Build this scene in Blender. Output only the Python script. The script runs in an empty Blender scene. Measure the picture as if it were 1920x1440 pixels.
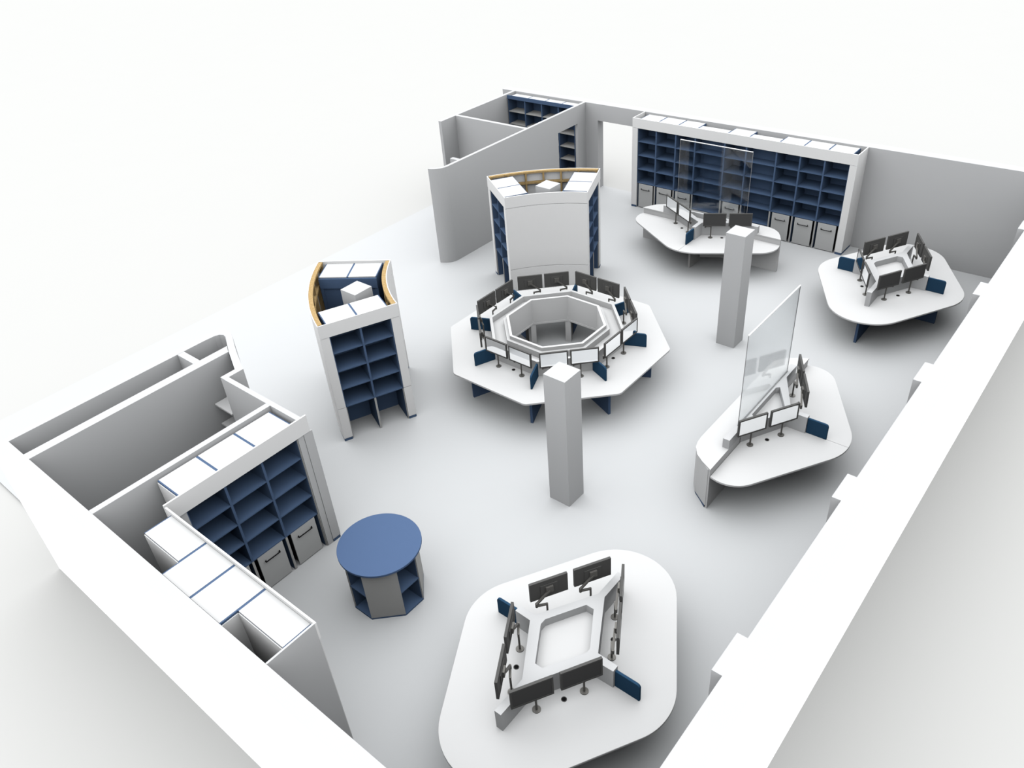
import bpy, bmesh, math
from mathutils import Vector, Matrix
from mathutils.geometry import tessellate_polygon
PI = math.pi
S = bpy.context.scene
COL = S.collection

# ------------------------------------------------------------------ materials
ALB = .12     # overall reflectance of the matt finishes under the bright sky
def mat(name, rgb, rough=0.6, metal=0.0, spec=0.3, vary=0.0, scale=8.0):
    if metal < .9: rgb = tuple(c * ALB for c in rgb); spec *= .04
    m = bpy.data.materials.new(name); m.use_nodes = True
    nt = m.node_tree; b = nt.nodes['Principled BSDF']
    b.inputs['Base Color'].default_value = (*rgb, 1)
    b.inputs['Roughness'].default_value = rough
    b.inputs['Metallic'].default_value = metal
    b.inputs['Specular IOR Level'].default_value = spec
    if vary > 0:
        tc = nt.nodes.new('ShaderNodeTexCoord'); n = nt.nodes.new('ShaderNodeTexNoise')
        n.inputs['Scale'].default_value = scale; n.inputs['Detail'].default_value = 3
        mx = nt.nodes.new('ShaderNodeMix'); mx.data_type = 'RGBA'
        mx.inputs['A'].default_value = (*[c * (1 - vary) for c in rgb], 1)
        mx.inputs['B'].default_value = (*[min(1, c * (1 + vary)) for c in rgb], 1)
        nt.links.new(tc.outputs['Object'], n.inputs['Vector'])
        nt.links.new(n.outputs['Fac'], mx.inputs['Factor'])
        nt.links.new(mx.outputs['Result'], b.inputs['Base Color'])
    return m

M = {}
M['wall'] = mat('wall_paint', (.93, .94, .955), .8, spec=.1, vary=.01, scale=3)
M['floor'] = mat('floor_resin', (.925, .943, .96), .65, spec=.15, vary=.008, scale=2)
M['ground'] = mat('ground_pale', (.915, .915, .90), .9, spec=.0, vary=.005, scale=.6)
M['white'] = mat('white_laminate', (1.05, 1.055, 1.06), .5, spec=.2, vary=.005)
M['clad'] = mat('pale_cladding', (1.40, 1.405, 1.405), .6, spec=.2, vary=.01)
M['grey'] = mat('grey_laminate', (.72, .72, .71), .6, spec=.2, vary=.02)
M['bin'] = mat('bin_grey', (.86, .87, .87), .5, spec=.25, vary=.02)
M['blue'] = mat('shelf_blue', (.135, .215, .375), .6, spec=.2, vary=.03)
M['tableblue'] = mat('table_blue', (.14, .228, .425), .55, spec=.2, vary=.02)
M['finblue'] = mat('fabric_blue', (.042, .112, .21), .85, spec=.1, vary=.06, scale=60)
M['dark'] = mat('dark_plastic', (.16, .159, .156), .45, spec=.3, vary=.04)
M['screen_dark'] = mat('screen_unlit', (.13, .13, .13), .5, spec=.2, vary=.02)
M['screen'] = mat('screen_gloss', (.90, .91, .92), .04, metal=1.0)
M['metal'] = mat('arm_metal', (.36, .35, .33), .35, metal=.5, vary=.05)
M['black'] = mat('black_metal', (.02, .02, .022), .4, vary=.05)
M['hole'] = mat('cable_hole_black', (.012, .012, .012), .8, vary=.05)

def wood():
    m = bpy.data.materials.new('raw_timber'); m.use_nodes = True; nt = m.node_tree; b = nt.nodes['Principled BSDF']
    b.inputs['Roughness'].default_value = .7; b.inputs['Specular IOR Level'].default_value = .005
    tc = nt.nodes.new('ShaderNodeTexCoord'); mp = nt.nodes.new('ShaderNodeMapping'); n = nt.nodes.new('ShaderNodeTexNoise')
    mp.inputs['Scale'].default_value = (14, 14, 3); n.inputs['Scale'].default_value = 2.0; n.inputs['Detail'].default_value = 6
    r = nt.nodes.new('ShaderNodeValToRGB')
    r.color_ramp.elements[0].color = (.60 * ALB, .41 * ALB, .18 * ALB, 1); r.color_ramp.elements[0].position = .3
    r.color_ramp.elements[1].color = (.86 * ALB, .61 * ALB, .30 * ALB, 1); r.color_ramp.elements[1].position = .7
    L = nt.links; L.new(tc.outputs['Object'], mp.inputs['Vector']); L.new(mp.outputs['Vector'], n.inputs['Vector'])
    L.new(n.outputs['Fac'], r.inputs['Fac']); L.new(r.outputs['Color'], b.inputs['Base Color'])
    return m
M['wood'] = wood()

def glass():
    m = bpy.data.materials.new('clear_glass'); m.use_nodes = True; nt = m.node_tree; nt.nodes.clear()
    o = nt.nodes.new('ShaderNodeOutputMaterial'); t = nt.nodes.new('ShaderNodeBsdfTransparent'); g = nt.nodes.new('ShaderNodeBsdfGlossy')
    mx = nt.nodes.new('ShaderNodeMixShader'); f = nt.nodes.new('ShaderNodeFresnel')
    ge = nt.nodes.new('ShaderNodeNewGeometry'); io = nt.nodes.new('ShaderNodeMath'); io.operation = 'MULTIPLY_ADD'
    io.inputs[1].default_value = 1 / 1.5 - 1.5; io.inputs[2].default_value = 1.5
    nt.links.new(ge.outputs['Backfacing'], io.inputs[0]); nt.links.new(io.outputs[0], f.inputs['IOR'])
    t.inputs['Color'].default_value = (.93, .94, .945, 1); g.inputs['Color'].default_value = (.9, .9, .9, 1); g.inputs['Roughness'].default_value = .02
    L = nt.links; L.new(f.outputs['Fac'], mx.inputs['Fac']); L.new(t.outputs[0], mx.inputs[1]); L.new(g.outputs[0], mx.inputs[2]); L.new(mx.outputs[0], o.inputs['Surface'])
    return m
M['glass'] = glass()
M['glassedge'] = mat('lit_glass_edge', (1.5, 1.52, 1.53), .3, spec=.4, vary=.01)  # paler copy of the edge colour, painting light onto the top edge
M['edge'] = mat('shaded_glass_edge', (.60, .61, .62), .3, spec=.4, vary=.01)  # darker copy, painting shade into the side edges; also colours the base channel

# ------------------------------------------------------------------ mesh helpers
class MB:
    """collects shapes for ONE mesh object"""
    def __init__(s): s.bm = bmesh.new()
    def prism(s, outer, z0, z1, holes=()):
        loops = [list(outer)] + [list(h) for h in holes]
        flat = [p for l in loops for p in l]
        lo = [s.bm.verts.new((p[0], p[1], z0)) for p in flat]
        hi = [s.bm.verts.new((p[0], p[1], z1)) for p in flat]
        if not holes:
            s.bm.faces.new(hi); s.bm.faces.new(lo[::-1])
        else:
            for t in tessellate_polygon([[Vector((p[0], p[1], 0)) for p in l] for l in loops]):
                try:
                    s.bm.faces.new([hi[i] for i in t]); s.bm.faces.new([lo[i] for i in t][::-1])
                except ValueError: pass
        k = 0
        for l in loops:
            n = len(l)
            for i in range(n):
                a, b = k + i, k + (i + 1) % n
                s.bm.faces.new([lo[a], lo[b], hi[b], hi[a]])
            k += n
        return s
    def box(s, x0, x1, y0, y1, z0, z1):
        return s.prism([(x0, y0), (x1, y0), (x1, y1), (x0, y1)], z0, z1)
    def cyl(s, x, y, z0, z1, r, n=20):
        return s.prism([(x + r * math.cos(2 * PI * i / n), y + r * math.sin(2 * PI * i / n)) for i in range(n)], z0, z1)
    def bar(s, p, q, w, h=None):
        """square bar from p to q"""
        h = h or w; p = Vector(p); q = Vector(q); d = (q - p); L = d.length
        rot = d.to_track_quat('Z', 'Y').to_matrix().to_4x4(); rot.translation = p
        vs = []
        for z in (0, L):
            for a, b in ((-1, -1), (1, -1), (1, 1), (-1, 1)):
                vs.append(s.bm.verts.new(rot @ Vector((a * w / 2, b * h / 2, z))))
        for f in ((3, 2, 1, 0), (4, 5, 6, 7), (0, 1, 5, 4), (1, 2, 6, 5), (2, 3, 7, 6), (3, 0, 4, 7)): s.bm.faces.new([vs[i] for i in f])
        return s
    def wallpoly(s, pts, axis, a0, a1):
        """polygon in a vertical plane (u, z) extruded along the other axis; axis 'x': pts are (y,z), extruded in x"""
        fn = (lambda u, z, a: (a, u, z)) if axis == 'x' else (lambda u, z, a: (u, a, z))
        A = [s.bm.verts.new(fn(u, z, a0)) for u, z in pts]; B = [s.bm.verts.new(fn(u, z, a1)) for u, z in pts]
        s.bm.faces.new(A); s.bm.faces.new(B[::-1]); n = len(pts)
        for i in range(n): s.bm.faces.new([A[i], A[(i + 1) % n], B[(i + 1) % n], B[i]])
        return s
    def build(s, name, m, parent=None, bevel=0.0, loc=(0, 0, 0), rz=0.0):
        bmesh.ops.recalc_face_normals(s.bm, faces=s.bm.faces[:])
        me = bpy.data.meshes.new(name); s.bm.to_mesh(me); s.bm.free()
        me.materials.append(M[m] if isinstance(m, str) else m)
        o = bpy.data.objects.new(name, me); COL.objects.link(o)
        o.location = loc; o.rotation_euler = (0, 0, rz)
        if parent is not None: o.parent = parent
        if bevel:
            b = o.modifiers.new('edge', 'BEVEL'); b.width = bevel; b.segments = 2; b.limit_method = 'ANGLE'
        return o

def tag(o, label, cat, group=None):
    o['label'] = label; o['category'] = cat; o['kind'] = 'thing'
    if group: o['group'] = group
    return o
def thing(name, label, cat, loc=(0, 0, 0), rz=0.0, group=None):
    o = bpy.data.objects.new(name, None); COL.objects.link(o); o.empty_display_size = .1
    o.location = loc; o.rotation_euler = (0, 0, rz)
    return tag(o, label, cat, group)
def struct(name, mb, m, bevel=0.0):
    o = mb.build(name, m, bevel=bevel); o['kind'] = 'structure'; return o
def copy_tree(o, parent=None):
    c = o.copy(); COL.objects.link(c); c.parent = parent
    for ch in list(o.children): copy_tree(ch, c)
    return c
def arc(cx, cy, r, a0, a1, n):
    return [(cx + r * math.cos(math.radians(a0 + (a1 - a0) * i / n)), cy + r * math.sin(math.radians(a0 + (a1 - a0) * i / n))) for i in range(n + 1)]

H = 2.5
# ------------------------------------------------------------------ setting
struct('ground', MB().box(-260, 260, -260, 320, -.40, -.04), 'ground')
struct('floor', MB().prism([(-10.9, -5.52), (-5.86, -5.52), (-5.86, -5.80), (4.40, -5.80), (4.40, 11.70), (-10.9, 11.70)], -.04, 0), 'floor')
M['glare'] = mat('wall_glare_white', (3.0, 3.0, 3.0), .8, spec=.0, vary=.003, scale=2)  # wall white raised far above the other finishes, painting in blown-out light

# near wall, right wall, far wall with its opening; added skins on the near and right outsides paint overexposed light
o = struct('wall_near', MB().box(-5.85, 4.40, -5.80, -5.602, 0, H), 'wall')
MB().box(-5.86, 4.43, -5.83, -5.80, -.04, H).build('glare_skin', 'glare', o)
o = struct('wall_right', MB().box(4.089, 4.40, -5.602, 11.70, 0, H), 'wall')
MB().box(4.40, 4.43, -5.80, 11.70, -.04, H).build('glare_skin', 'glare', o)
for i, (a, b) in enumerate(((-3.02, -2.49), (-.108, .386), (2.77, 3.29), (5.645, 6.12), (8.52, 8.935))):
    struct('trim_%d' % (i + 1), MB().box(3.977, 4.089, a, b, 0, H), 'wall')
struct('wall_far', MB().wallpoly([(-10.82, 0), (-7.30, 0), (-7.30, 2.035), (-5.74, 2.035), (-5.74, 0), (4.089, 0), (4.089, H), (-10.82, H)], 'y', 11.43, 11.70), 'wall')

# partition of the far left rooms: straight, with a doorway, ending in a quarter turn
pw = MB().wallpoly([(5.70, 0), (10.10, 0), (10.10, 2.0), (11.02, 2.0), (11.02, 0), (11.43, 0), (11.43, H), (5.70, H)], 'x', -7.80, -7.715)
outer = arc(-8.115, 5.70, .40, 0, -90, 14) + [(-8.02, 5.30)][:0]
inner = arc(-8.115, 5.70, .315, -90, 0, 14)
outer = [p for p in outer if p[0] >= -8.03]; inner = [p for p in inner if p[0] >= -8.03]
pw.prism(outer + inner, 0, H)
o = struct('wall_partition', pw, 'wall')
struct('wall_back_left', MB().box(-10.42, -10.32, 8.17, 11.429, 0, H), 'wall')
struct('wall_cross', MB().box(-10.319, -7.801, 8.76, 8.865, 0, H), 'wall')
struct('wall_low', MB().box(-9.56, -8.2, 7.60, 7.72, 0, 1.76), 'wall')

# near left rooms
struct('wall_left', MB().prism([(-5.85, -5.602), (-5.74, -5.602), (-5.715, -2.40), (-5.70, -2.20)] + [(-5.665, -2.125), (-5.60, -2.09), (-5.52, -2.105)] +
       [(-5.06, -2.35), (-4.525, -2.60), (-4.525, -2.865), (-4.415, -2.865), (-4.415, -2.515), (-4.58, -2.443), (-4.925, -2.287), (-5.14, -2.182), (-5.39, -2.05), (-5.56, -1.965), (-5.69, -1.96), (-5.79, -2.01), (-5.84, -2.12), (-5.85, -2.25)], 0, H), 'wall')
struct('wall_slot', MB().box(-5.714, -5.241, -2.895, -2.775, 0, H), 'wall')
struct('wall_corridor', MB().prism([(-5.24, -5.602), (-5.07, -5.602), (-5.062, -2.354), (-5.13, -2.322), (-5.24, -2.264)], 0, H), 'wall')
struct('wall_closet', MB().box(-4.414, -2.626, -2.868, -2.785, 0, H), 'wall')
struct('wall_store', MB().box(-3.334, -3.235, -5.601, -2.869, 0, H), 'wall')
for z, lab in ((1.78, 'upper small white shelf in the corner of the narrow left room'), (1.38, 'small white shelf below another in the narrow left room')):
    s_ = MB().box(-5.02, -4.53, -2.88, -2.62, z - .03, z).build('wall_shelf', 'white')
    tag(s_, lab, 'shelf', 'corner shelves of the narrow left room')

# free-standing square columns
CW = .4
for (fx, fy), lab in (((0, 0), 'white square column standing in front of the octagonal desk'),
                      ((.016, 5.708), 'white square column between octagonal desk and far blue shelving'),
                      ((-4.712, .0745), 'white square column boxed in by the timber-topped kiosk seen from above'),
                      ((-4.671, 5.755), 'white square column boxed in by the kiosk with curved grey front')):
    c = MB().box(-CW / 2, CW / 2, -CW / 2, CW / 2, 0, H).build('square_column', 'wall', loc=(fx - CW / 2, fy + CW / 2, 0))
    tag(c, lab, 'column', 'square columns')

# ------------------------------------------------------------------ shelving
SH = (1.885, 1.505, 1.120, .735)
def shelving_unit(label, W, D, loc, rz, group, shelves=SH, feet=True, ztop=2.45, shelf_mat='blue', low=None, top_mat='white', side=.018, pale=''):
    """front at local y=0, depth along +y, left edge at local x=0"""
    t = thing('shelving_unit', label, 'shelving', loc, rz, group)
    zf = shelves[-1] - .018 if feet else 0
    for x in (0, W - side):
        MB().box(x, x + side, 0, D, zf, ztop).build('side_panel', 'blue', t)
        if feet:
            MB().box(x, x + side, .014, D, 0, zf).build('foot_panel', 'blue', t)
            MB().box(x, x + side, .002, .014, 0, zf).build('foot_edge', 'grey', t)
    MB().box(side, W - side, D - .015, D, 0, ztop - .02).build('back_panel', 'blue', t)
    for z in list(shelves) + ([low] if low else []):
        MB().box(side, W - side, .004, D - .015, z - .02, z).build('shelf', shelf_mat, t)
    if low: MB().box(side, W - side, .06, .08, 0, low - .02).build('kickboard', 'black', t)
    MB().box(side, W - side, .0, D, ztop - .02, ztop + .002).build('top_panel', top_mat, t)
    if 'k' in pale:
        MB().box(0, W, D + .001, D + .03, 2.22, ztop - .03).build('back_rail', 'blue', t)
        for x in (0, W - .06): MB().box(x, x + .06, D + .001, D + .02, 0, 2.219).build('back_stile', 'blue', t)
    if 'l' in pale: MB().box(-.012, -.001, .03, D, 0, ztop - .03).build('outer_panel', 'clad', t)
    if 'r' in pale: MB().box(W + .001, W + .012, .03, D, 0, ztop - .03).build('outer_panel', 'clad', t)
    if 'b' in pale: MB().box(0, W, D + .001, D + .012, 0, ztop - .03).build('outer_panel', 'clad', t)
    return t

def bin_(label, loc, rz, group, W=.45):
    """front face at local y=0, centred on x"""
    t = thing('storage_bin', label, 'bin', loc, rz, group)
    MB().box(-W / 2 + .012, W / 2 - .012, .02, .44, .05, .66).build('body', 'black', t)
    f = MB().box(-W / 2, W / 2, 0, .02, .02, .70).build('front_panel', 'bin', t, bevel=.004)
    hb = MB(); hb.box(-.13, .13, -.036, -.024, .545, .557)
    for x in (-.13, .118): hb.box(x, x + .012, -.036, 0, .545, .585 if False else .557).box(x, x + .012, -.036, -.024, .545, .59)
    hb.build('handle', 'black', f)
    for x in (-W / 2 + .05, W / 2 - .05):
        for y in (.07, .38): MB().box(x - .012, x + .012, y - .025, y + .025, 0, .05).build('castor', 'black', t)
    return t

# long wall of nine bays at the far side
FY = 10.858
edges = [-5.600, -5.032, -4.447, -3.880, -3.051, -2.468, -1.683, -1.090, -.499, .085]
binbays = (0, 1, 2, 4, 6, 7, 8)
farlab = {0: 'blue shelving bay nearest the far doorway, over a grey bin', 1: 'blue shelving bay second from the far doorway, over a grey bin',
          2: 'blue shelving bay third from the far doorway, over a grey bin', 3: 'wide blue shelving bay behind the glass screen, five shelves and no bin',
          4: 'narrow blue shelving bay behind the glass screen, between the two wide bays', 5: 'wide blue shelving bay just beyond the glass screen, no bin below',
          6: 'blue shelving bay with bin, third from the far shelving end panel', 7: 'blue shelving bay second from the shelving end panel by the grey wall',
          8: 'blue shelving bay beside the shelving end panel by the grey wall'}
binlab = {0: 'grey bin with black handle, first beside the far doorway', 1: 'grey bin with black handle, second from the far doorway',
          2: 'grey bin partly hidden by monitors of the far desk, third from the doorway', 4: 'grey bin standing alone between the two wide bays of the far shelving',
          6: 'grey bin third from the far shelving end panel', 7: 'grey bin second from the far shelving end panel', 8: 'grey bin next to the far shelving end panel'}
for i in range(9):
    wide = i in (3, 5); W = edges[i + 1] - edges[i]
    shelving_unit(farlab[i], W, .34 if wide else .55, (edges[i], FY, 0), 0, 'bays of the far shelving wall', feet=True, low=.33 if wide else None)
    if i in binbays: bin_(binlab[i], (edges[i] + W / 2, FY + .005, 0), 0, 'grey bins under the far shelving')
def surround(label, loc, rz, W, D, zc=2.243, stile=.165, left_stile=True, right_stile=True):
    """frame around a run of units: cornice, stiles and end panels; front at local y=0"""
    t = thing('shelving_surround', label, 'shelving frame', loc, rz)
    MB().box(0, W, 0, .024, zc, H).build('cornice', 'clad', t)
    for side in (0, 1):
        if (side == 0 and not left_stile) or (side == 1 and not right_stile): continue
        x0 = 0 if side == 0 else W - stile
        MB().box(x0, x0 + stile, .002, .024, .06, zc - .004).build('stile', 'clad', t)
        MB().box(x0 + .004, x0 + stile - .004, .006, .024, 0, .06).build('plinth', 'blue', t)
        xe = 0 if side == 0 else W - .024
        MB().box(xe, xe + .024, .024, D, .06, H).build('end_panel', 'clad', t)
        MB().box(xe + (.004 if side == 0 else 0), xe + (.024 if side == 0 else .020), .024, D, 0, .06).build('plinth', 'blue', t)
    return t
surround('pale frame with deep cornice around the far wall of blue shelving', (-5.759, 10.834, 0), 0, 6.008, .596)

# corner shelving at the near left: run A faces the room (+x), run B faces away from the camera (+y)
AF = -2.64
for k, (y0, y1) in enumerate(((-4.745, -4.150), (-4.150, -3.548), (-3.548, -2.935))):
    lab = ('blue shelving bay in the inside corner of the near left shelving', 'middle blue shelving bay facing the round table',
           'blue shelving bay with bin beside the end stile, nearest the round table')[k]
    shelving_unit(lab, y1 - y0, .54, (AF, y0, 0), PI / 2, 'bays of the near left shelving', shelves=(1.84, 1.47, 1.10, .715), pale='l' if k == 0 else '')
    bin_(('grey bin mostly hidden under the corner bay of the near shelving', 'grey bin under the middle bay facing the round table', 'grey bin beside the end stile, nearest the round table')[k],
         (AF - .005, (y0 + y1) / 2, 0), PI / 2, 'grey bins under the near left shelving')
t = thing('shelving_surround', 'pale frame and cornice of the near left shelving facing the round table', 'shelving frame', (-2.60, -4.98, 0), PI / 2)
MB().box(0, 2.27, 0, .024, 2.21, H).build('cornice', 'clad', t)
MB().box(0.03, .235, .02, .036, 0, 2.206).build('stile', 'wall', t)
MB().box(2.052, 2.150, .012, .028, 0, 2.206).build('stile', 'wall', t)
MB().box(2.154, 2.305, .004, .022, .06, 2.206).build('stile', 'wall', t)
MB().box(2.16, 2.300, .008, .022, 0, .06).build('plinth', 'blue', t)
MB().box(2.036, 2.08, .024, .045, 0, 2.20).build('corner_post', 'grey', t)
BF = -4.992
for k, (x0, x1, D) in enumerate(((-2.44, -1.645, .365), (-1.645, -1.055, .59), (-1.055, -.462, .59), (-.462, .355, .365))):
    lab = ('white-topped shallow shelving unit next to the inside corner', 'white-topped deep shelving unit beside the shallow corner unit',
           'white-topped deep shelving unit second from the white end panel', 'white-topped shallow shelving unit against the white end panel')[k]
    shelving_unit(lab, x1 - x0, D, (x1, BF, 0), PI, 'white-topped units along the near wall', ztop=2.44, pale=('br', 'br', 'bl', 'b')[k])
t = thing('shelving_surround', 'white end panel and slim cornice of the shelving along the near wall', 'shelving frame', (.42, -4.964, 0), PI)
MB().box(0, 2.975, 0, .024, 2.243, H).build('cornice', 'clad', t)
MB().box(0, .024, .024, .636, 0, H).build('end_panel', 'wall', t)
MB().box(.024, .066, .004, .024, 0, 2.238).build('stile', 'clad', t)
MB().box(2.82, 2.92, .004, .024, 0, 2.238).build('stile', 'clad', t)

# store room shelving at the far left
ex = [-10.27, -9.62, -8.99, -8.38, -7.81]
for k in range(4):
    lab = ('blue shelving bay with grey shelves against the back left outer wall', 'second blue shelving bay with grey shelves from the outer wall',
           'third blue shelving bay with grey shelves in the far left room', 'blue shelving bay with grey shelves seen through the partition doorway')[k]
    shelving_unit(lab, ex[k + 1] - ex[k], .40, (ex[k], 11.005, 0), 0, 'bays of the far left room', shelves=(2.03, 1.655, 1.27, .89, .50), ztop=2.43, shelf_mat='grey', feet=False)
tag(MB().box(-10.28, -7.81, 10.985, 11.005, 2.395, 2.5).build('shelving_cornice', 'blue'), 'blue cornice board above the shelving of the far left room', 'cornice')

# ------------------------------------------------------------------ kiosks (ring sectors around the octagonal desk)
OX, OY = -2.62, 3.16
def pol(r, a, o=(0, 0)): return (o[0] + r * math.cos(math.radians(a)), o[1] + r * math.sin(math.radians(a)))
def sector(r0, r1, a0, a1, n=24): return arc(0, 0, r1, a0, a1, n) + arc(0, 0, r0, a1, a0, n)
def kiosk(label, a0, a1, ulabs, inner_timber=True):
    t = thing('kiosk_enclosure', label, 'kiosk', (OX, OY, 0))
    for (rf0, rf1, rw0, rw1, nm) in ((4.545, 4.56, 4.465, 4.545, 'outer'), (3.115, 3.13, 3.13, 3.21, 'inner')):
        pd = .16
        MB().prism(sector(rf0, rf1, a0, a1), .05, .728).build('lower_panel', 'clad', t)
        MB().prism(sector(rf0, rf1, a0, a1), .740, 2.232).build('curved_panel', 'clad', t)
        MB().prism(sector(rf0, rf1, a0, a1), 2.244, H).build('curved_cornice', 'clad', t)
        MB().prism(sector(min(rf0 + .004, rf1), rf1 - .004, a0, a1) if nm == 'outer' else sector(rf0 + .004, rf1, a0, a1), 0, .05).build('plinth', 'blue', t)
        if nm == 'inner' and not inner_timber:
            MB().prism(sector(rw0, rw0 + .012, a0 + .35, a1 - .35), 0, H - .002).build('backing_panel', 'clad', t)
            continue
        for z0, z1 in ((H - .045, H - .003), (2.20, 2.245), (1.2, 1.245), (.70, .745), (.02, .065)):
            MB().prism(sector(rw0, rw1, a0 + .35, a1 - .35), z0, z1).build('timber_rail', 'wood', t)
        n = 6
        for k in range(n + 1):
            a = a0 + .9 + (a1 - a0 - 1.8) * k / n; da = math.degrees(.022 / rw1)
            MB().prism(sector(rw0 + .005, rw1, a - da, a + da, 1), .065, H - .045).build('timber_stud', 'wood', t)
    for a, sg in ((a0, 1), (a1, -1)):
        ca, sa = math.cos(math.radians(a)), math.sin(math.radians(a)); ix, iy = -sa * sg, ca * sg
        def q(r0, r1, d0, d1): return [(r * ca + d * ix, r * sa + d * iy) for r, d in ((r0, d0), (r1, d0), (r1, d1), (r0, d1))]
        MB().prism(q(3.116, 4.559, -.012, .006), 2.244, H).build('cornice', 'clad', t)
        for r0, r1 in ((3.116, 3.272), (4.398, 4.559)):
            MB().prism(q(r0, r1, -.006, .012), .740, 2.238).build('stile', 'clad', t)
            MB().prism(q(r0, r1, -.006, .012), .06, .730).build('lower_stile', 'clad', t)
            MB().prism(q(r0 + .004, r1 - .004, -.002, .012), 0, .06).build('plinth', 'blue', t)
        rz = math.atan2(iy, ix) - PI / 2
        for k in range(2):
            W = .563
            r0 = 3.272 + k * W
            rs = r0 if sg > 0 else r0 + W
            lx, ly = OX + rs * ca + .014 * ix, OY + rs * sa + .014 * iy
            shelving_unit(ulabs[(a, k)], W, .55, (lx, ly, 0), rz, 'bays of the two kiosks', shelves=SH, pale='k')
    return t
kiosk('tall kiosk with curved sides and exposed timber top edges around a column', 214.2, 246.6,
      {(246.6, 0): 'blue open shelving bay of the timber-topped kiosk, on the octagonal desk side', (246.6, 1): 'blue open shelving bay of the timber-topped kiosk, away from the octagonal desk',
       (214.2, 0): 'white-topped unit at the back of the timber-topped kiosk, nearer the octagonal desk', (214.2, 1): 'white-topped unit at the back of the timber-topped kiosk, away from the desk'})
kiosk('tall kiosk with curved grey front panel standing behind the octagonal desk', 113.3, 146.7,
      {(146.7, 0): 'left-hand kiosk shelving bay next to the curved grey panel', (146.7, 1): 'left-hand kiosk shelving bay next to the grey partition wall',
       (113.3, 0): 'kiosk shelving bay facing the far desk, next to the curved grey panel', (113.3, 1): 'kiosk shelving bay facing the far doorway'}, False)

# ------------------------------------------------------------------ desks
DZ = .70
def fin(parent, x0, x1, yc=0.0, rot=0.0, th=.036, h=.292):
    """upright fabric divider along a radius; rounded outer top corner"""
    m = MB(); r = .05
    prof = [(x0, DZ), (x1, DZ), (x1, DZ + h - r)] + [(x1 - r + r * math.cos(a), DZ + h - r + r * math.sin(a)) for a in (PI / 8, PI / 4, 3 * PI / 8, PI / 2)] + [(x0, DZ + h)]
    m.wallpoly(prof, 'y', yc - th / 2, yc + th / 2)
    bmesh.ops.rotate(m.bm, verts=m.bm.verts[:], cent=(0, 0, 0), matrix=Matrix.Rotation(rot, 3, 'Z'))
    return m.build('divider_screen', 'finblue', parent, bevel=.006)
def leg(parent, r0, r1, rot, m='blue', th=.05, ztop=.665, name='leg'):
    b = MB().box(r0, r1, -th / 2, th / 2, 0, ztop)
    bmesh.ops.rotate(b.bm, verts=b.bm.verts[:], cent=(0, 0, 0), matrix=Matrix.Rotation(rot, 3, 'Z'))
    return b.build(name, m, parent)
def grommet(parent, x, y):
    n = 20
    ring = MB().prism(arc(x, y, .036, 0, 342, 19), DZ, DZ + .004, [arc(x, y, .027, 0, 342, 19)]).build('cable_grommet', 'dark', parent)
    MB().cyl(x, y, DZ, DZ + .002, .027).build('hole', 'hole', ring)

# monitor on a jointed desk arm; origin on the desk under the arm, user side = +y; s = which side the screen is shifted to
def make_monitor(s, dark):
    t = bpy.data.objects.new('monitor', None); COL.objects.link(t)
    MB().cyl(0, 0, 0, .012, .052, 24).build('base_disc', 'metal', t)
    MB().cyl(0, 0, .012, .305, .014, 12).build('post', 'metal', t)
    ex, ey = -.135 * s, .022
    MB().bar((0, 0, .292), (ex, ey, .292), .030, .022).build('lower_arm', 'metal', t)
    MB().cyl(ex, ey, .272, .338, .019, 12).build('elbow', 'metal', t)
    cx, cy, cz = .065 * s, .098, .50
    MB().bar((ex, ey, .326), (cx, .034, cz - .01), .030, .024).build('upper_arm', 'metal', t)
    w, h = .2625, .158
    hs = MB().box(cx - w, cx + w, cy - .032, cy - .004, cz - h, cz + h)
    hs.box(cx - .12, cx + .12, cy - .042, cy - .032, cz - .09, cz + .08)
    hs = hs.build('housing', 'dark', t)
    MB().box(cx - .05, cx + .05, .030, cy - .042, cz - .05, cz + .05).build('mount_plate', 'metal', t)
    bz = .023
    b = MB()
    for x0, x1, z0, z1 in ((-w, w, h - bz, h), (-w, w, -h, -h + bz), (-w, -w + bz, -h + bz, h - bz), (w - bz, w, -h + bz, h - bz)):
        b.box(cx + x0, cx + x1, cy - .004, cy + .003, cz + z0, cz + z1)
    b.build('bezel', 'dark', hs)
    MB().box(cx - w + bz, cx + w - bz, cy - .004, cy - .001, cz - h + bz, cz + h - bz).build('screen', 'screen_dark' if dark else 'screen', hs)
    return t
PROTO = {}; USED = set()
def monitor(label, group, x, y, nx, ny, s, dark=False, z=DZ):
    key = (s, dark)
    if key not in PROTO: PROTO[key] = make_monitor(s, dark)
    o = PROTO[key] if key not in USED else copy_tree(PROTO[key])
    USED.add(key)
    o.location = (x, y, z); o.rotation_euler = (0, 0, math.atan2(ny, nx) - PI / 2)
    tag(o, label, 'monitor', group)

def octagon(a, n0=22.5): return [pol(a / math.cos(PI / 8), n0 + 45 * k) for k in range(8)]
def rounded(poly, r, n=5):
    out = []; N = len(poly)
    for i in range(N):
        p = Vector(poly[i]); a = (Vector(poly[i - 1]) - p).normalized(); b = (Vector(poly[(i + 1) % N]) - p).normalized()
        half = a.angle(b) / 2; d = r / math.tan(half); c = p + (a + b).normalized() * (r / math.sin(half))
        s0 = p + a * d - c; s1 = p + b * d - c
        a0 = math.atan2(s0.y, s0.x); a1 = math.atan2(s1.y, s1.x); da = (a1 - a0 + PI) % (2 * PI) - PI
        out += [(c.x + r * math.cos(a0 + da * k / n), c.y + r * math.sin(a0 + da * k / n)) for k in range(n + 1)]
    return out

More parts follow.
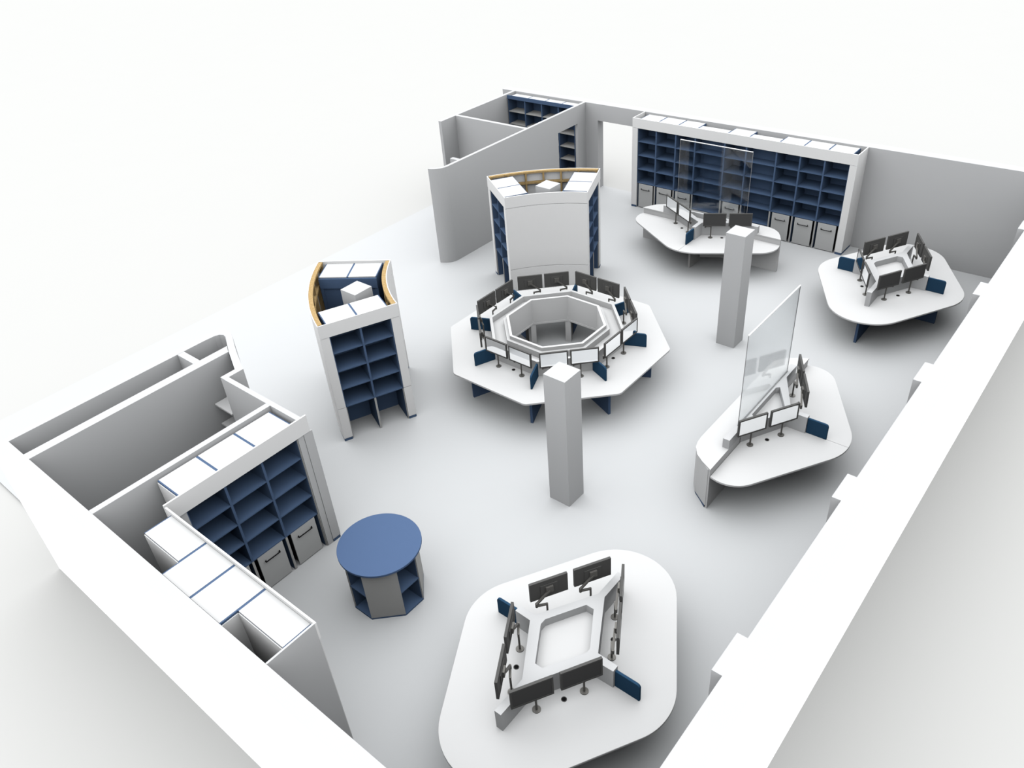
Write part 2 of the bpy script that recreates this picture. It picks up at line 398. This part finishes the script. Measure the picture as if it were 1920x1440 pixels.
# --- octagonal desk
t = thing('octagonal_desk', 'large white octagonal desk ring with an open well and sixteen monitors', 'desk', (OX, OY, 0))
MB().prism(rounded(octagon(2.10), .14), DZ - .035, DZ, [octagon(1.20)]).build('desktop', 'white', t, bevel=.006)
MB().prism(octagon(1.28), DZ, 1.03, [octagon(1.225)]).build('parapet', 'white', t)
MB().prism(octagon(1.225), .86, .90, [octagon(1.0)]).build('cable_tray', 'white', t)
MB().prism(octagon(1.005), .62, 1.03, [octagon(.945)]).build('inner_step', 'white', t)
MB().prism(octagon(.945), .52, 1.105, [octagon(.895)]).build('inner_parapet', 'white', t)
MB().prism(octagon(.9445), .52, .56, [octagon(.885)]).build('lower_rim', 'white', t)
for k in range(8):
    a = math.radians(22.5 + 45 * k)
    leg(t, 1.30, 1.92, a)
    leg(t, 1.081, 1.30, a, 'dark', .045, .60, 'inner_leg')
    leg(t, .96, 1.08, a, 'white', .12, .62, 'corner_post')
    fin(t, 1.375, 1.81, rot=a)
    n = math.radians(45 * k); 
    grommet(t, 1.36 * math.cos(n) - 0.01 * math.sin(n), 1.36 * math.sin(n) + .01 * math.cos(n))
facing = {0: 'the reception desk', 1: 'the far rhombic desk', 2: 'the far desk', 3: 'the curved grey kiosk panel',
          4: 'the open white floor', 5: 'the timber-topped kiosk', 6: 'the near blue shelving', 7: 'the front column'}
ends = {0: ('nearer the front column', 'nearer the far rhombic desk'), 1: ('nearer the reception desk', 'nearer the far desk'), 2: ('nearer the far rhombic desk', 'nearer the grey kiosk'),
        3: ('nearer the far desk', 'nearer the open floor'), 4: ('nearer the grey kiosk', 'nearer the timber-topped kiosk'), 5: ('nearer the open floor', 'nearer the near shelving'),
        6: ('nearer the timber-topped kiosk', 'nearer the front column'), 7: ('nearer the near shelving', 'nearer the reception desk')}
for k in range(8):
    n = math.radians(45 * k); nx, ny = math.cos(n), math.sin(n); tx, ty = -ny, nx     # t = counter-clockwise along the side
    for j, sgn in enumerate((-1, 1)):
        d = .285 * sgn - .02
        lab = 'octagonal desk monitor facing %s, %s' % (facing[k], ends[k][j])
        monitor(lab, 'monitors on the octagonal desk', OX + 1.425 * nx + d * tx, OY + 1.425 * ny + d * ty, nx, ny, -1)

# --- rhombic four-person desks
def rhombic_desk(label, cx, cy, mons, where):
    t = thing('rhombic_desk', label, 'desk', (cx, cy, 0), 0, 'rhombic four-sided desks')
    d = 1.37; A = d / .5; O = d / .8660254
    out = rounded([(0, A), (-O, 0), (0, -A), (O, 0)], .78, 16)
    MB().prism(out, DZ - .035, DZ).build('desktop', 'white', t, bevel=.006)
    w = .048
    star = [(w, 1.25), (w, .80), (.46, .055), (.745, w), (.745, -w), (.46, -.055), (w, -.77), (w, -1.275), (-w, -1.275), (-w, -.77), (-.50, -.055), (-.745, -w), (-.745, w), (-.50, .055), (-w, .80), (-w, 1.25)]
    hole = [(.345, .05), (.345, -.02), (.05, -.51), (-.06, -.51), (-.355, -.02), (-.355, .07), (-.07, .56), (.045, .56)]
    MB().prism(star, DZ, 1.02, [hole]).build('spine', 'wall', t)
    MB().prism([(x * .999, y * .999) for x, y in hole], DZ, .89).build('tray_floor', 'white', t)
    for a, r1 in ((0, 1.07), (PI, 1.07), (PI / 2, 1.60), (-PI / 2, 1.60)): leg(t, .12, r1, a)
    fin(t, .747, 1.09); fin(t, .747, 1.09, rot=PI)
    q = .8660254
    sides = {'ne': ((q, .5), (-.5, q), 1), 'nw': ((-q, .5), (.5, q), 1), 'sw': ((-q, -.5), (.5, -q), 1), 'se': ((q, -.5), (-.5, -q), 1)}
    for nm, ((nx, ny), (tx, ty), _) in sides.items():       # t runs from the blunt to the sharp corner
        for j, s in enumerate((.005, .62)):
            x, y = .577 * nx + s * tx, .577 * ny + s * ty
            sh = 1 if (ny * tx - nx * ty) > 0 else -1
            monitor(mons[nm][j], where, cx + x, cy + y, nx, ny, sh, dark=(nm in ('se',)))
        grommet(t, .58 * nx + .27 * tx, .58 * ny + .27 * ty)
    return t
def mons(D, names, ndesk):
    a, b = ('by the blue divider', 'by the pointed end')
    return {k: ('%s monitor on the %s %s, %s' % (D[k], ndesk, v, a), '%s monitor on the %s %s, %s' % (D[k], ndesk, v, b)) for k, v in names.items()}
K = dict(ne='dark', nw='dark', sw='dark', se='blank black')
rhombic_desk('white rhombic desk nearest the camera, with eight monitors and blue dividers', 1.93, -2.69,
             mons(K, dict(ne='facing the pilasters', nw='back turned, facing the columns', sw='edge-on, facing the round table', se='screen showing'), 'nearest rhombic desk,'), 'monitors on the nearest rhombic desk')
rhombic_desk('white rhombic desk on blue legs in the far corner by the pilastered wall', 1.93, 8.83,
             mons(dict(ne='dark', nw='dark', sw='glossy', se='blank black'), dict(ne='edge-on, facing the far corner', nw='back turned, facing the shelving', sw='facing the column', se='screen showing'), 'far corner desk,'), 'monitors on the far rhombic desk')

# --- half-rhombic counters with raised public side
def counter_desk(label, cx, cy, rz, mons, where, darkside):
    t = thing('counter_desk', label, 'desk', (cx, cy, 0), rz, 'counter desks with a raised front')
    a1 = arc(1.40, .19, .48, -20, 60, 10); a2 = arc(0, .629, .83, 60, 90, 8)
    half = [(.0025, .012), (1.85, .012)] + a1[1:] + a2[:-1] + [(.0025, a2[-1][1])]
    for sg in (1, -1): MB().prism([(sg * x, y) for x, y in half], DZ - .035, DZ).build('desktop', 'white', t, bevel=.004)
    cnt = [(-1.86, .01), (1.86, .01), (1.75, -.19), (1.645, -.335), (1.50, -.44), (1.37, -.48), (1.25, -.492), (1.14, -.495), (-1.14, -.495), (-1.25, -.492), (-1.37, -.48), (-1.50, -.44), (-1.645, -.335), (-1.75, -.19)]
    MB().prism([(x * .995, y * .985 if y < 0 else -.031) for x, y in cnt], .05, .815).build('counter_body', 'white', t)
    MB().prism([(x * .99, y * .97 if y < 0 else -.05) for x, y in cnt], 0, .05).build('plinth', 'blue', t)
    MB().box(-1.845, 1.845, -.03, .002, 0, .815).build('front_panel', 'white', t)
    MB().prism(cnt, .815, .842).build('counter_top', 'white', t)
    w = .047
    core = [(-1.265, 0.011), (-1.265, -.10), (1.265, -.10), (1.265, .011), (.84, .011), (w, .44), (w, .757), (-w, .757), (-w, .44), (-.84, .011)]
    hole = [(-.45, -.005), (.45, -.005), (.50, .045), (.045, .335), (-.045, .335), (-.50, .045)]
    low = [(-1.265, .011), (1.265, .011), (.84, .012), (w, .44), (w, .757), (-w, .757), (-w, .44), (-.84, .012)]
    MB().prism(core, .842, 1.02, [hole]).build('spine', 'wall', t)
    MB().prism([(-.84, .012), (.84, .012), (w, .44), (w, .757), (-w, .757), (-w, .44)], DZ, .842).build('spine_base', 'wall', t)
    MB().prism([(x * .998, y) for x, y in hole], .842, .90).build('tray_floor', 'white', t)
    fin(t, .76, 1.10, rot=PI / 2)
    leg(t, .40, .88, PI / 2, 'grey')
    q = .8660254
    for sx in (1, -1):
        p0 = (sx * .82, .10); p1 = (sx * .08, .50)
        MB().bar((p0[0], p0[1], .40), (p1[0], p1[1], .40), .02, .50).build('modesty_panel', 'grey', t)
    R = Matrix.Rotation(rz, 2)
    for sx in (1, -1):
        nx, ny = sx * .5, q; tx, ty = sx * q, -.5
        for j, s in enumerate((.03, .62)):
            x, y = .552 * nx + s * tx, .552 * ny + s * ty
            P = R @ Vector((x, y)); N = R @ Vector((nx, ny)); T = R @ Vector((tx, ty))
            sh = 1 if (N.y * T.x - N.x * T.y) > 0 else -1
            monitor(mons[(sx, j)], where, cx + P.x, cy + P.y, N.x, N.y, sh, dark=(sx in darkside))
        grommet(t, .56 * nx + .30 * tx, .56 * ny + .30 * ty)
    return t
counter_desk('white counter desk with rounded grey front and glass screen beside the pilastered wall', 1.81, 3.09, -PI / 2,
    {(1, 0): 'glossy monitor on the reception desk, screen showing, beside the blue divider', (1, 1): 'glossy monitor on the reception desk, screen showing, at the foot of the glass edge',
     (-1, 0): 'monitor seen edge-on on the reception desk, nearer the blue divider', (-1, 1): 'monitor seen edge-on on the reception desk, at its far end'}, 'monitors on the reception desk', ())
counter_desk('white counter desk with grey panels standing before the far blue shelving', -2.527, 9.25, PI,
    {(1, 0): 'slanted glossy monitor on the far desk, next to the blue divider', (1, 1): 'slanted glossy monitor on the far desk, before the row of bins',
     (-1, 0): 'blank dark monitor on the far desk, close to the blue divider', (-1, 1): 'blank dark monitor on the far desk, just behind the column top'}, 'monitors on the far desk', (-1,))

def glass_screen(label, cx, cy, rz):
    t = thing('glass_screen', label, 'glass screen', (cx, cy, 1.02), rz, 'glass screens on the counter desks')
    MB().box(-.925, .925, -.006, .006, .014, 1.700).build('pane', 'glass', t)
    MB().box(-.925, .925, -.010, .010, 1.700, 1.714).build('top_edge', 'glassedge', t)
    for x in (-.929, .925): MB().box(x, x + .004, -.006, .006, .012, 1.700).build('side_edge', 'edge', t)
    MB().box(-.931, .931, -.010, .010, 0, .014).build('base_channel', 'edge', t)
    return t
glass_screen('tall clear glass screen standing on the reception desk by the pilastered wall', 1.755, 3.17, -PI / 2)
glass_screen('tall clear glass screen standing before the far blue shelving', -2.535, 9.335, PI)

# --- blue round table on an eight-sided base with open shelves
t = thing('round_table', 'blue round table with open shelves in its eight-sided base', 'table', (-1.135, -2.97, 0))
MB().prism(arc(0, 0, .605, 0, 356.25, 95), .965, 1.0).build('tabletop', 'tableblue', t, bevel=.004)
P8 = [(.18, -.53), (.53, -.18), (.53, .18), (.18, .53), (-.18, .53), (-.53, .18), (-.53, -.18), (-.18, -.53)]
MB().prism(P8, 0, .03).build('base_panel', 'blue', t)
MB().prism([(x * .985, y * .985) for x, y in P8], .46, .48).build('shelf', 'blue', t)
MB().prism([(x * .985, y * .985) for x, y in P8], .945, .965).build('top_frame', 'blue', t)
for i in (0, 2, 4, 6):
    (ax, ay), (bx, by) = P8[i], P8[i + 1]; k = .965
    MB().prism([(ax, ay), (bx, by), (bx * k, by * k), (ax * k, ay * k)], .03, .945).build('side_panel', 'grey', t)
for sx, sy in ((1, 1), (1, -1), (-1, 1), (-1, -1)):
    MB().box(min(sx * .165, sx * .18), max(sx * .165, sx * .18), min(sy * .20, sy * .51), max(sy * .20, sy * .51), .03, .945).build('upright', 'blue', t)
    MB().box(min(sx * .20, sx * .51), max(sx * .20, sx * .51), min(sy * .165, sy * .18), max(sy * .165, sy * .18), .03, .945).build('upright', 'blue', t)
MB().box(-.2, .2, -.2, .2, .03, .945).build('core', 'blue', t)

# ------------------------------------------------------------------ light: a soft overcast studio sky, brightest overhead
w = bpy.data.worlds.new('sky'); S.world = w; w.use_nodes = True; nt = w.node_tree; nt.nodes.clear()
N = nt.nodes.new; L = nt.links
out = N('ShaderNodeOutputWorld'); bg = N('ShaderNodeBackground'); tc = N('ShaderNodeTexCoord')
dot = N('ShaderNodeVectorMath'); dot.operation = 'DOT_PRODUCT'
ax = Vector((-.24, .0, 1)).normalized(); dot.inputs[1].default_value = ax
mx = N('ShaderNodeMath'); mx.operation = 'MAXIMUM'; mx.inputs[1].default_value = 0
pw = N('ShaderNodeMath'); pw.operation = 'POWER'; pw.inputs[1].default_value = 1.2
ml = N('ShaderNodeMath'); ml.operation = 'MULTIPLY_ADD'; ml.inputs[1].default_value = 7.2; ml.inputs[2].default_value = 4.7
L.new(tc.outputs['Generated'], dot.inputs[0]); L.new(dot.outputs['Value'], mx.inputs[0]); L.new(mx.outputs[0], pw.inputs[0]); L.new(pw.outputs[0], ml.inputs[0])
bg.inputs['Color'].default_value = (.985, .995, 1.0, 1)
L.new(ml.outputs[0], bg.inputs['Strength']); L.new(bg.outputs[0], out.inputs['Surface'])

# ------------------------------------------------------------------ camera
cam = bpy.data.cameras.new('camera'); cam.sensor_width = 36; cam.lens = 36 * 1497.2 / 1920; cam.clip_end = 1000
co = bpy.data.objects.new('camera', cam); COL.objects.link(co)
yaw, pit, rol = .7404, -.6157, -.0861
PRM = None
cy_, sy_ = math.cos(yaw), math.sin(yaw); cp, sp = math.cos(pit), math.sin(pit); cr, sr = math.cos(rol), math.sin(rol)
f = Vector((-sy_ * cp, cy_ * cp, sp)); r = Vector((cy_, sy_, 0)); u = r.cross(f)
r2 = cr * r + sr * u; u2 = -sr * r + cr * u
mtx = Matrix((r2, u2, -f)).transposed().to_4x4(); mtx.translation = (5.8275, -7.5122, 9.2623)
co.matrix_world = mtx
S.camera = co

S.view_settings.view_transform = 'Standard'; S.view_settings.look = 'None'; S.view_settings.gamma = 1; S.view_settings.exposure = 0
S.view_settings.use_curve_mapping = False
